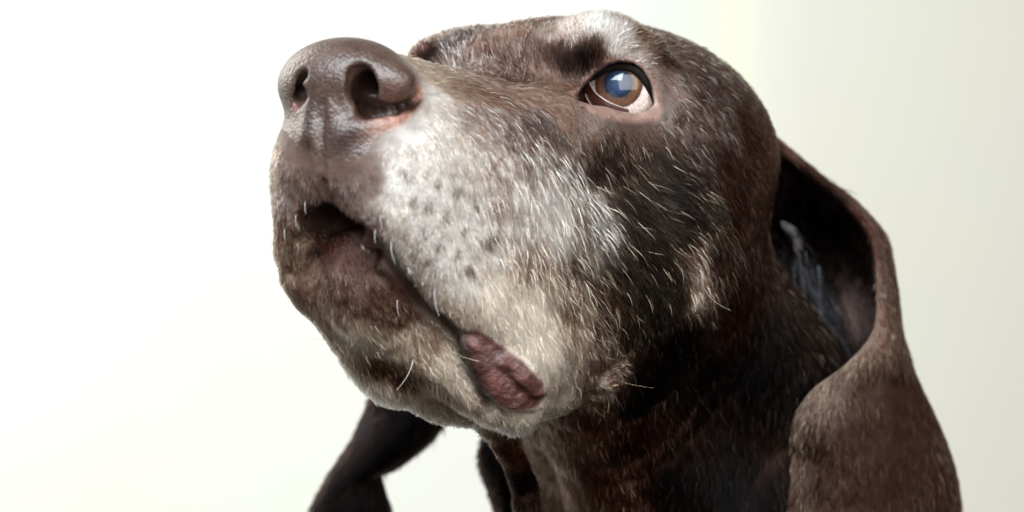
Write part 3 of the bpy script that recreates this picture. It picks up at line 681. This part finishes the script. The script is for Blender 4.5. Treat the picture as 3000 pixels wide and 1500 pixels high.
def grow(V_, F_, N_, n, mp, extra=None, radius=.0085, seed=1, guard=False):
    r = np.random.default_rng(seed)
    f = F_
    tri = np.concatenate([f[:, [0, 1, 2]], f[:, [0, 2, 3]]])
    A = V_[tri[:, 0]]; B = V_[tri[:, 1]]; C = V_[tri[:, 2]]
    ar = np.linalg.norm(np.cross(B-A, C-A), axis=1)
    cen = (A+B+C)/3
    view = cen-np.array([0, -CD, 0]); view /= np.linalg.norm(view, axis=1)[:, None]
    fn = N_[tri[:, 0]]
    facing = -(fn*view).sum(1)
    wgt = ar*np.where(facing > -.35, 1.0+1.1*np.clip(.35-facing, 0, 1)*0, .12)
    u_, v_ = proj(cen)
    wgt *= np.where((u_ > 500) & (u_ < 2620) & (v_ < 1560), 1, .05)
    wgt *= np.where(cen[:, 1] > 14, .15, 1)
    idx = r.choice(len(tri), n, p=wgt/wgt.sum())
    a = r.random(n); b = r.random(n); m_ = a+b > 1; a[m_] = 1-a[m_]; b[m_] = 1-b[m_]
    q = A[idx]+(B-A)[idx]*a[:, None]+(C-A)[idx]*b[:, None]
    N = N_[tri[idx, 0]]*(1-a-b)[:, None]+N_[tri[idx, 1]]*a[:, None]+N_[tri[idx, 2]]*b[:, None]
    N /= np.linalg.norm(N, axis=1)[:, None]
    c = mp(q)
    keep = np.ones(n, bool); ln = c[:, 10].copy()
    g = c[:, 9].copy(); base = c[:, 3:6].copy(); light = c[:, 6:9].copy()
    if extra: keep, ln, g, base = extra(q, ln, g, base, r, c)
    q, N, c, ln, g, base, light = [x[keep] for x in (q, N, c, ln, g, base, light)]
    n = len(q)
    T = c[:, :3]; T = T-N*(T*N).sum(1)[:, None]; T /= np.maximum(np.linalg.norm(T, axis=1), 1e-6)[:, None]
    Bn = np.cross(N, T)
    # locks: neighbouring hairs lean together
    j = .16*noise(q, .7, 11)+.18*noise(q, .12, 12)+.13*r.standard_normal(n)
    cs = .085
    cell = np.floor(q/cs+.35*np.stack([noise(q, .12, 31), noise(q, .12, 32), noise(q, .12, 33)], 1)).astype(np.int64)
    cell += 2048; key = (cell[:, 0]*8192+cell[:, 1])*8192+cell[:, 2]
    _, inv = np.unique(key, return_inverse=True); cnt = np.bincount(inv)
    ctr = np.stack([np.bincount(inv, q[:, a])/cnt for a in range(3)], 1)[inv]
    ck = r.random(len(cnt))[inv]; cj = r.standard_normal(len(cnt))[inv]; cl_ = r.random(len(cnt))[inv]
    j = j+.10*cj
    T = T+Bn*j[:, None]; T /= np.linalg.norm(T, axis=1)[:, None]
    lift = np.clip(.75*c[:, 11]*(1+.7*(cl_-.5)+.4*noise(q, .25, 13)+.5*noise(q, .09, 15)+.3*r.standard_normal(n)), .05, 1.2)
    L = ln*(.75+.35*r.random(n)+.15*noise(q, .3, 14))
    k = 5
    t = np.linspace(0, 1, k)[None, :, None]
    bend = Bn*(.12*r.standard_normal(n))[:, None]
    pts = q[:, None]-N[:, None]*.02+((ctr-q)*.75)[:, None]*t+L[:, None, None]*(T[:, None]*t+N[:, None]*(lift[:, None, None]*(t-.62*t*t))+bend[:, None]*t*t)
    # colour, hair by hair
    if guard:   # long single hairs over the coat: the grey ones, and a few that only differ in tone
        pw = np.clip(.06+1.0*np.minimum(g, .85)+.4*noise(q, .5, 51)*g, .05, 1); kp = r.random(n) < pw*np.where(g > .8, .7, 1)
        bright = r.random(n) < .08+.9*g
        col = np.where(bright[:, None], light*(.45+.42*r.random(n)+.10*noise(q, .3, 52))[:, None], base*(.7+.8*r.random(n))[:, None])
        rad = radius*(.6+.8*r.random(n)**2)[:, None]*np.array([1, 1, .9, .65, .15])[None, :]
        return pts[kp], rad[kp], np.clip(col, .003, .93)[kp]
    g = g*np.where(g < .85, .72, .95)
    mg = np.minimum(g, 1-g)*2
    gg = g+mg*(.55*noise(q, .075, 21)+.18*noise(q, .18, 24)+.08*noise(q, .9, 22))
    white = np.where(r.random(n) < .72, ck, r.random(n)) < gg
    tt = np.where(white, .72+.28*r.random(n), .12*r.random(n))
    col = base*(1-tt[:, None])+light*tt[:, None]
    col *= (.48+.36*r.random(n)+.66*cl_+.22*noise(q, .07, 23))[:, None]
    rad = radius*(.85+.4*r.random(n)+.3*white)[:, None]*np.array([1, 1, .92, .7, .22])[None, :]
    return pts, rad, np.clip(col, 0.004, .93)

def head_extra(q, ln, g, base, r, c):
    pad, lip, lid = regions(q)
    n = len(q)
    keep = (pad > .03+.05*r.random(n)) & (lip > -.02+.04*r.random(n)) & (lid > -.05+.08*r.random(n))
    f = sstep(np.minimum(np.minimum(pad, lip+.05), lid), .0, .5)
    ln = ln*(.35+.65*f)
    keep &= line_d(q) > .17+.08*r.random(n)
    # only hairs on the outside of the mouth and nostrils
    keep &= ((q-P(848, 545, -4.2))**2).sum(1) > .2
    keep &= np.linalg.norm(q-EYE, axis=1) > RE+.1
    for s_ in spots:
        d = np.linalg.norm(q+c[:, :3]*np.minimum(ln, .3)[:, None]*.55-s_, axis=1); m_ = d < .115+.045*r.random(n)
        g = np.where(m_, 0, g); base = np.where(m_[:, None], np.array([.05, .035, .03]), base)
    return keep, ln, g, base
def guard_extra(q, ln, g, base, r, c):
    keep, ln, g, base = head_extra(q, ln, g, base, r, c)
    m_ = r.random(len(q)) < .05
    ln = ln*np.where(m_, .85, .72); c[:, 11] = np.where(m_, .55, c[:, 11]*.75)
    return keep, ln, g, base
def guard_ear(q, ln, g, base, r, c):
    m_ = r.random(len(q)) < .1
    c[:, 11] = c[:, 11]*np.where(m_, 1.8, .8)
    return np.ones(len(q), bool), ln*1.15, g, base
if not PREV:
    NH = 520000
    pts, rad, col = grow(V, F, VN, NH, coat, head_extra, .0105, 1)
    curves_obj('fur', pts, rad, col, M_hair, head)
    pts, rad, col = grow(V, F, VN, NH*17//10, coat, guard_extra, .0062, 9, True)
    curves_obj('guard_hairs', pts, rad, col, M_guard, head)
    pts, rad, col = grow(nV, nF, nN, NH//20, near_map, guard_ear, .009, 10, True)
    curves_obj('guard_hairs', pts, rad, col, M_guard, ear_near)
    pts, rad, col = grow(nV, nF, nN, NH//6, near_map, None, .0095, 2)
    curves_obj('fur', pts, rad, col, M_hair, ear_near)
    pts, rad, col = grow(fV, fF, fN, NH//16, far_map, None, .0095, 3)
    curves_obj('fur', pts, rad, col, M_hair, ear_far)

# ------------------------------------------------------------------ eye
def basis(d):
    d = d/np.linalg.norm(d); x = np.cross(d, [0, 0, 1.0]); x /= np.linalg.norm(x); return x, np.cross(x, d), d
EX, EY, EZ = basis(GAZE)
def eye_mesh(rad, nr, ns, amax, bulge):
    Vv, Ff = [], []
    for i in range(nr+1):
        a = amax*i/nr
        for j in range(ns):
            t = 2*math.pi*j/ns
            rr = rad*(1+bulge*math.exp(-(a/.5)**4))
            Vv.append(EYE+rr*(math.sin(a)*(math.cos(t)*EX+math.sin(t)*EY)+math.cos(a)*EZ))
    for i in range(nr):
        for j in range(ns):
            k = (j+1) % ns; Ff.append((i*ns+j, (i+1)*ns+j, (i+1)*ns+k, i*ns+k))
    return np.array(Vv), np.array(Ff)
eV, eF = eye_mesh(RE, 64, 96, math.pi*.999, .035)
dv = eV-EYE; ua, va = dv@EX, dv@EY
m = bpy.data.materials.new('eye'); m.use_nodes = True
nt = m.node_tree; b = nt.nodes['Principled BSDF']
def N_(t, **kw):
    n = nt.nodes.new(t)
    for k, v in kw.items(): setattr(n, k, v)
    return n
au = N_('ShaderNodeAttribute', attribute_name='eye_radius'); aa = N_('ShaderNodeAttribute', attribute_name='eye_up'); an = N_('ShaderNodeAttribute', attribute_name='eye_turn')
cr = N_('ShaderNodeValToRGB'); e = cr.color_ramp.elements
e[0].position = 0; e[0].color = (.020, .040, .078, 1)
e[1].position = 1; e[1].color = (.55, .48, .45, 1)
for p_, c_ in ((.12, (.016, .034, .075, 1)), (.25, (.008, .02, .05, 1)), (.33, (.006, .010, .02, 1)), (.355, (.05, .03, .025, 1)), (.40, (.065, .04, .028, 1)), (.50, (.105, .045, .02, 1)), (.56, (.06, .03, .02, 1)), (.60, (.05, .03, .028, 1)), (.635, (.45, .38, .35, 1)), (.70, (.56, .49, .46, 1))):
    k_ = e.new(p_); k_.color = c_
nz = N_('ShaderNodeTexNoise'); nz.inputs['Scale'].default_value = 600; nz.inputs['Detail'].default_value = 5
tc = N_('ShaderNodeTexCoord'); nt.links.new(tc.outputs['Object'], nz.inputs['Vector'])
ad = N_('ShaderNodeMath', operation='MULTIPLY_ADD'); ad.inputs[1].default_value = .05; 
sb = N_('ShaderNodeMath', operation='SUBTRACT'); sb.inputs[1].default_value = .025
nt.links.new(nz.outputs['Fac'], ad.inputs[0]); nt.links.new(au.outputs['Fac'], ad.inputs[2]); nt.links.new(ad.outputs[0], sb.inputs[0]); nt.links.new(sb.outputs[0], cr.inputs['Fac'])
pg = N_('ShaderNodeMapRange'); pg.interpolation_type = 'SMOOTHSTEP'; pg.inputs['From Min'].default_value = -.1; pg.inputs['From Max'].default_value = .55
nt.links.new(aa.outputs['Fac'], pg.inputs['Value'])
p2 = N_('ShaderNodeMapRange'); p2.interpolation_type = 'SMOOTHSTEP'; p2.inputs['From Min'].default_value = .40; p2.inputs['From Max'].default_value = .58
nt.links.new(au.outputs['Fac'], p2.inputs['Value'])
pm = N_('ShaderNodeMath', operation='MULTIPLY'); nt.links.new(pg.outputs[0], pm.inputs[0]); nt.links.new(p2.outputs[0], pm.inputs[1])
mxp = N_('ShaderNodeMix', data_type='RGBA'); mxp.inputs['B'].default_value = (.012, .009, .014, 1)  # top of the eyeball blackened to paint lid and lash shade
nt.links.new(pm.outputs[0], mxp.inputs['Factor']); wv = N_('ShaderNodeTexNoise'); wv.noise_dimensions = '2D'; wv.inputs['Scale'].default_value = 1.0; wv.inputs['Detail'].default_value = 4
cb_ = N_('ShaderNodeCombineXYZ'); ml = N_('ShaderNodeMath', operation='MULTIPLY'); ml.inputs[1].default_value = 26; ml2 = N_('ShaderNodeMath', operation='MULTIPLY'); ml2.inputs[1].default_value = 7
nt.links.new(an.outputs['Fac'], ml.inputs[0]); nt.links.new(au.outputs['Fac'], ml2.inputs[0]); nt.links.new(ml.outputs[0], cb_.inputs[0]); nt.links.new(ml2.outputs[0], cb_.inputs[1]); nt.links.new(cb_.outputs[0], wv.inputs['Vector'])
fr = N_('ShaderNodeMapRange'); fr.inputs['From Min'].default_value = .3; fr.inputs['From Max'].default_value = .7; fr.inputs['To Min'].default_value = .5; fr.inputs['To Max'].default_value = 1.5
nt.links.new(wv.outputs['Fac'], fr.inputs['Value'])
mf = N_('ShaderNodeMix', data_type='RGBA', blend_type='MULTIPLY'); mf.inputs['Factor'].default_value = .8
nt.links.new(cr.outputs['Color'], mf.inputs['A']); nt.links.new(fr.outputs[0], mf.inputs['B']); nt.links.new(mf.outputs['Result'], mxp.inputs['A'])
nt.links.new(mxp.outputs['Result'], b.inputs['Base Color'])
b.inputs['Roughness'].default_value = .5; b.inputs['Specular IOR Level'].default_value = .1; b.inputs['Coat Weight'].default_value = 1.0; b.inputs['Coat Roughness'].default_value = .005; b.inputs['Coat IOR'].default_value = 1.5
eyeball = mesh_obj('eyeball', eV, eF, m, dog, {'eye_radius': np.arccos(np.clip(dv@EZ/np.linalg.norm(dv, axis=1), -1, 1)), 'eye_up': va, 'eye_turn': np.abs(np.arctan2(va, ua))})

def tube(name, pts, rad, mat, parent, nseg=8):
    pts = crom(np.array(pts, float), 5); n = len(pts)
    rad = np.interp(np.linspace(0, 1, n), np.linspace(0, 1, len(rad)), rad)
    T = np.gradient(pts, axis=0); T /= np.linalg.norm(T, axis=1)[:, None]
    up = np.array([0, -1.0, .2]); A = np.cross(T, up); A /= np.maximum(np.linalg.norm(A, axis=1), 1e-6)[:, None]; B = np.cross(T, A)
    Vv = []
    for i in range(n):
        for j in range(nseg):
            t = 2*math.pi*j/nseg; Vv.append(pts[i]+rad[i]*(math.cos(t)*A[i]+math.sin(t)*B[i]))
    Ff = [(i*nseg+j, i*nseg+(j+1) % nseg, (i+1)*nseg+(j+1) % nseg, (i+1)*nseg+j) for i in range(n-1) for j in range(nseg)]
    return mesh_obj(name, np.array(Vv), np.array(Ff), mat, parent)
def simple_mat(name, color, rough=0.6, coat_w=0.0, sss=0.0):
    m = bpy.data.materials.new(name); m.use_nodes = True
    b = m.node_tree.nodes['Principled BSDF']
    b.inputs['Base Color'].default_value = (*color, 1); b.inputs['Roughness'].default_value = rough
    b.inputs['Coat Weight'].default_value = coat_w; b.inputs['Coat Roughness'].default_value = .05
    if sss: b.inputs['Subsurface Weight'].default_value = sss; b.inputs['Subsurface Scale'].default_value = .003
    return m
def onball(px, py, rr):
    """point on the sphere of radius rr round the eye, seen at px, py"""
    o = np.array([0, -CD, 0.0]); d = P(px, py, 0)-o; d /= np.linalg.norm(d)
    oc = o-EYE; bq = oc@d; cq = oc@oc-rr*rr; disc = bq*bq-cq
    return o+d*(-bq-math.sqrt(max(disc, 0)))
M_lid_shade = simple_mat('lid_shade_black', (.006, .004, .004), .7, 0)
M_lid_shade.node_tree.nodes['Principled BSDF'].inputs['Specular IOR Level'].default_value = .1
M_tear = simple_mat('wet_lid_edge', (.36, .29, .27), .15, 1.0)
M_conj = simple_mat('red_lid_lining', (.045, .014, .011), .25, 1.0)
# third eyelid: a wet film of lining between its pale edge and the lower lid
edge = [(1478, 196), (1486, 215), (1497, 232), (1515, 247), (1536, 259), (1560, 268), (1582, 275)]
low = [(1462, 215), (1466, 250), (1480, 272), (1505, 280), (1528, 284), (1556, 290), (1584, 292)]
G = np.array([[onball(*(np.array(a_)*(1-t)+np.array(b_)*t), RE*(1.012+.02*math.sin(math.pi*min(1, t*1.2)))) for t in np.linspace(0, 1, 7)] for a_, b_ in zip(crom(np.array(edge, float), 4), crom(np.array(low, float), 4))])
nr_, nc_ = G.shape[:2]
Ff = np.array([(i*nc_+j, i*nc_+j+1, (i+1)*nc_+j+1, (i+1)*nc_+j) for i in range(nr_-1) for j in range(nc_-1)])
third = mesh_obj('third_eyelid', G.reshape(-1, 3), Ff, M_conj, dog)
tube('lid_edge', [onball(x, y, RE*1.025) for x, y in edge], [.008, .015, .020, .019, .015, .01, .005], M_tear, third)
tube('tear_line', [onball(x, y, RE*1.05) for x, y in ((1473, 236), (1476, 246), (1482, 256), (1488, 264))], [.008, .02, .018, .006], M_tear, third)

tube('lid_shade', [onball(x, y, RE*1.03) for x, y in ((1468, 214), (1484, 202), (1506, 187), (1530, 173), (1558, 167), (1588, 171), (1610, 187), (1626, 210), (1637, 236), (1644, 258))], [.02, .05, .10, .13, .15, .15, .13, .10, .05, .02], M_lid_shade, dog, 12)  # black roll added to stand for the upper lid's shade on the eye
# ------------------------------------------------------------------ whiskers
def whisker(px, py, dx, dy, L, bend=.2, out=.3, rad=.012, col=(.8, .78, .76), y=None):
    p = h.hit(px, py) if y is None else P(px, py, y)
    if p is None: print('whisker miss', px, py); return
    d = np.array([dx, -out, -dy], float); d /= np.linalg.norm(d)
    sd = np.array([-d[2], 0, d[0]])
    t = np.linspace(0, 1, 9)[:, None]
    pts = p+d*L*t+sd*bend*L*t*t
    curves_obj('whisker', pts[None], (rad*np.linspace(1, .25, 9))[None], np.array([col]), M_guard, dog)
for a_ in ((768, 505, -.12, 1, .35), (745, 535, -.15, 1, .4), (716, 575, -.1, 1, .35), (957, 540, -.05, 1, .38), (945, 575, -.2, 1, .38), (985, 605, -.15, 1, .6, .35),
           (1095, 722, -.15, 1, .75, .3), (1000, 755, -.1, 1, .4)):
    whisker(*a_, rad=.0075, out=.35, col=(.45, .43, .43))
for a_ in ((1040, 900, -.1, 1, .9, -.4), (1240, 915, -1, -.15, .9, -.1), (950, 980, 1, .1, .8, .5), (1240, 590, .5, 1, .6, .1), (1180, 580, .5, 1, .7, .1)):
    whisker(*a_, rad=.007, col=(.6, .56, .5))
whisker(700, 548, -.35, 1, 1.3, .12, .1, .007, (.2, .15, .12), y=-5.5)
whisker(825, 855, -1, 0, .9, -.12, .1, .006, (.4, .3, .2), y=-3.5)
whisker(1560, 38, .8, -.6, .8, .1, .1, .005, (.5, .4, .3), y=.5)
whisker(1770, 720, .3, 1, .9, .6, .3, .006, (.4, .35, .3))
whisker(1555, 958, 1, .3, 1.0, .1, .2, .0035, (.5, .4, .3))
def tuft(name, line_, n, spread, L, d, cols, rad, parent, seed):
    r = np.random.default_rng(seed); A = crom(np.array([P(*p_) for p_ in line_]), 12)
    q_ = A[r.integers(0, len(A), n)]+r.standard_normal((n, 3))*spread
    D_ = np.array([d[0], d[1], -d[2]], float)+.28*r.standard_normal((n, 3)); D_ /= np.linalg.norm(D_, axis=1)[:, None]
    t = np.linspace(0, 1, 6)[None, :, None]; ln = (L*(.6+.7*r.random(n)))[:, None, None]
    pts = q_[:, None]+D_[:, None]*ln*t+np.array([0, .1, -.3])*ln*t*t
    c_ = np.array(cols)[r.integers(0, len(cols), n)]
    curves_obj(name, pts, np.repeat((rad*np.linspace(1, .2, 6))[None], n, 0), c_, M_guard, parent)
tuft('ear_tuft', [(1966, 560, 9.2), (1992, 585, 9.4), (2000, 620, 9.6)], 70, .05, .34, (.6, -.6, .3), [(.3, .3, .32), (.12, .12, .13), (.2, .18, .18)], .012, ear_near, 5)
tuft('ear_tuft', [(2000, 640, 9.6), (2050, 710, 9.9), (2075, 790, 9.9), (2070, 850, 9.6)], 260, .2, .85, (.15, -.25, 1), [(.012, .012, .015), (.01, .008, .008), (.16, .18, .22), (.02, .018, .02)], .012, ear_near, 6)
tuft('eyelash', [(1500, 178, -.15), (1540, 156, -.2), (1590, 156, -.1), (1630, 190, .2)], 60, .02, .22, (.2, -.9, -.35), [(.03, .02, .015), (.1, .08, .07)], .006, dog, 7)
print('done', time.time()-T0)

# ------------------------------------------------------------------ background
def wall_mat(name, stops):
    m = bpy.data.materials.new(name); m.use_nodes = True
    nt = m.node_tree; b = nt.nodes['Principled BSDF']
    tc = nt.nodes.new('ShaderNodeTexCoord'); sp = nt.nodes.new('ShaderNodeSeparateXYZ'); nt.links.new(tc.outputs['Object'], sp.inputs[0])
    mr = nt.nodes.new('ShaderNodeMapRange'); mr.inputs['From Min'].default_value = -1.0; mr.inputs['From Max'].default_value = 1.0
    nt.links.new(sp.outputs['X'], mr.inputs['Value'])
    cr = nt.nodes.new('ShaderNodeValToRGB'); nt.links.new(mr.outputs[0], cr.inputs['Fac'])
    e = cr.color_ramp.elements
    e[0].position = stops[0][0]; e[0].color = (*stops[0][1], 1); e[1].position = stops[-1][0]; e[1].color = (*stops[-1][1], 1)
    for p_, c_ in stops[1:-1]: k_ = e.new(p_); k_.color = (*c_, 1)
    nz = nt.nodes.new('ShaderNodeTexNoise'); nz.inputs['Scale'].default_value = 3; nt.links.new(tc.outputs['Object'], nz.inputs['Vector'])
    mx = nt.nodes.new('ShaderNodeMix'); mx.data_type = 'RGBA'; mx.blend_type = 'MULTIPLY'; mx.inputs['Factor'].default_value = .12
    nt.links.new(cr.outputs[0], mx.inputs['A']); nt.links.new(nz.outputs['Color'], mx.inputs['B']); nt.links.new(mx.outputs['Result'], b.inputs['Base Color'])
    b.inputs['Roughness'].default_value = .8
    return m
WY = 150.0
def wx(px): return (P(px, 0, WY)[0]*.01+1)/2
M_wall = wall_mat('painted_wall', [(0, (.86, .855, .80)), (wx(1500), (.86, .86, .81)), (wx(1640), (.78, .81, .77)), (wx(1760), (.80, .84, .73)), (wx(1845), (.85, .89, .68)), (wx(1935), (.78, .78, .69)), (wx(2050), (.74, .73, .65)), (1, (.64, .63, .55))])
def box(name, lo, hi, mat, parent=None):
    x0, y0, z0 = lo; x1, y1, z1 = hi
    Vv = np.array([(x0, y0, z0), (x1, y0, z0), (x1, y1, z0), (x0, y1, z0), (x0, y0, z1), (x1, y0, z1), (x1, y1, z1), (x0, y1, z1)])
    Ff = np.array([(0, 3, 2, 1), (4, 5, 6, 7), (0, 1, 5, 4), (1, 2, 6, 5), (2, 3, 7, 6), (3, 0, 4, 7)])
    o = mesh_obj(name, Vv, Ff, mat, parent); o.data.polygons.foreach_set('use_smooth', np.zeros(6, bool)); return o
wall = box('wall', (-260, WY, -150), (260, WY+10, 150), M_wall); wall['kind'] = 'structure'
print('end', time.time()-T0)
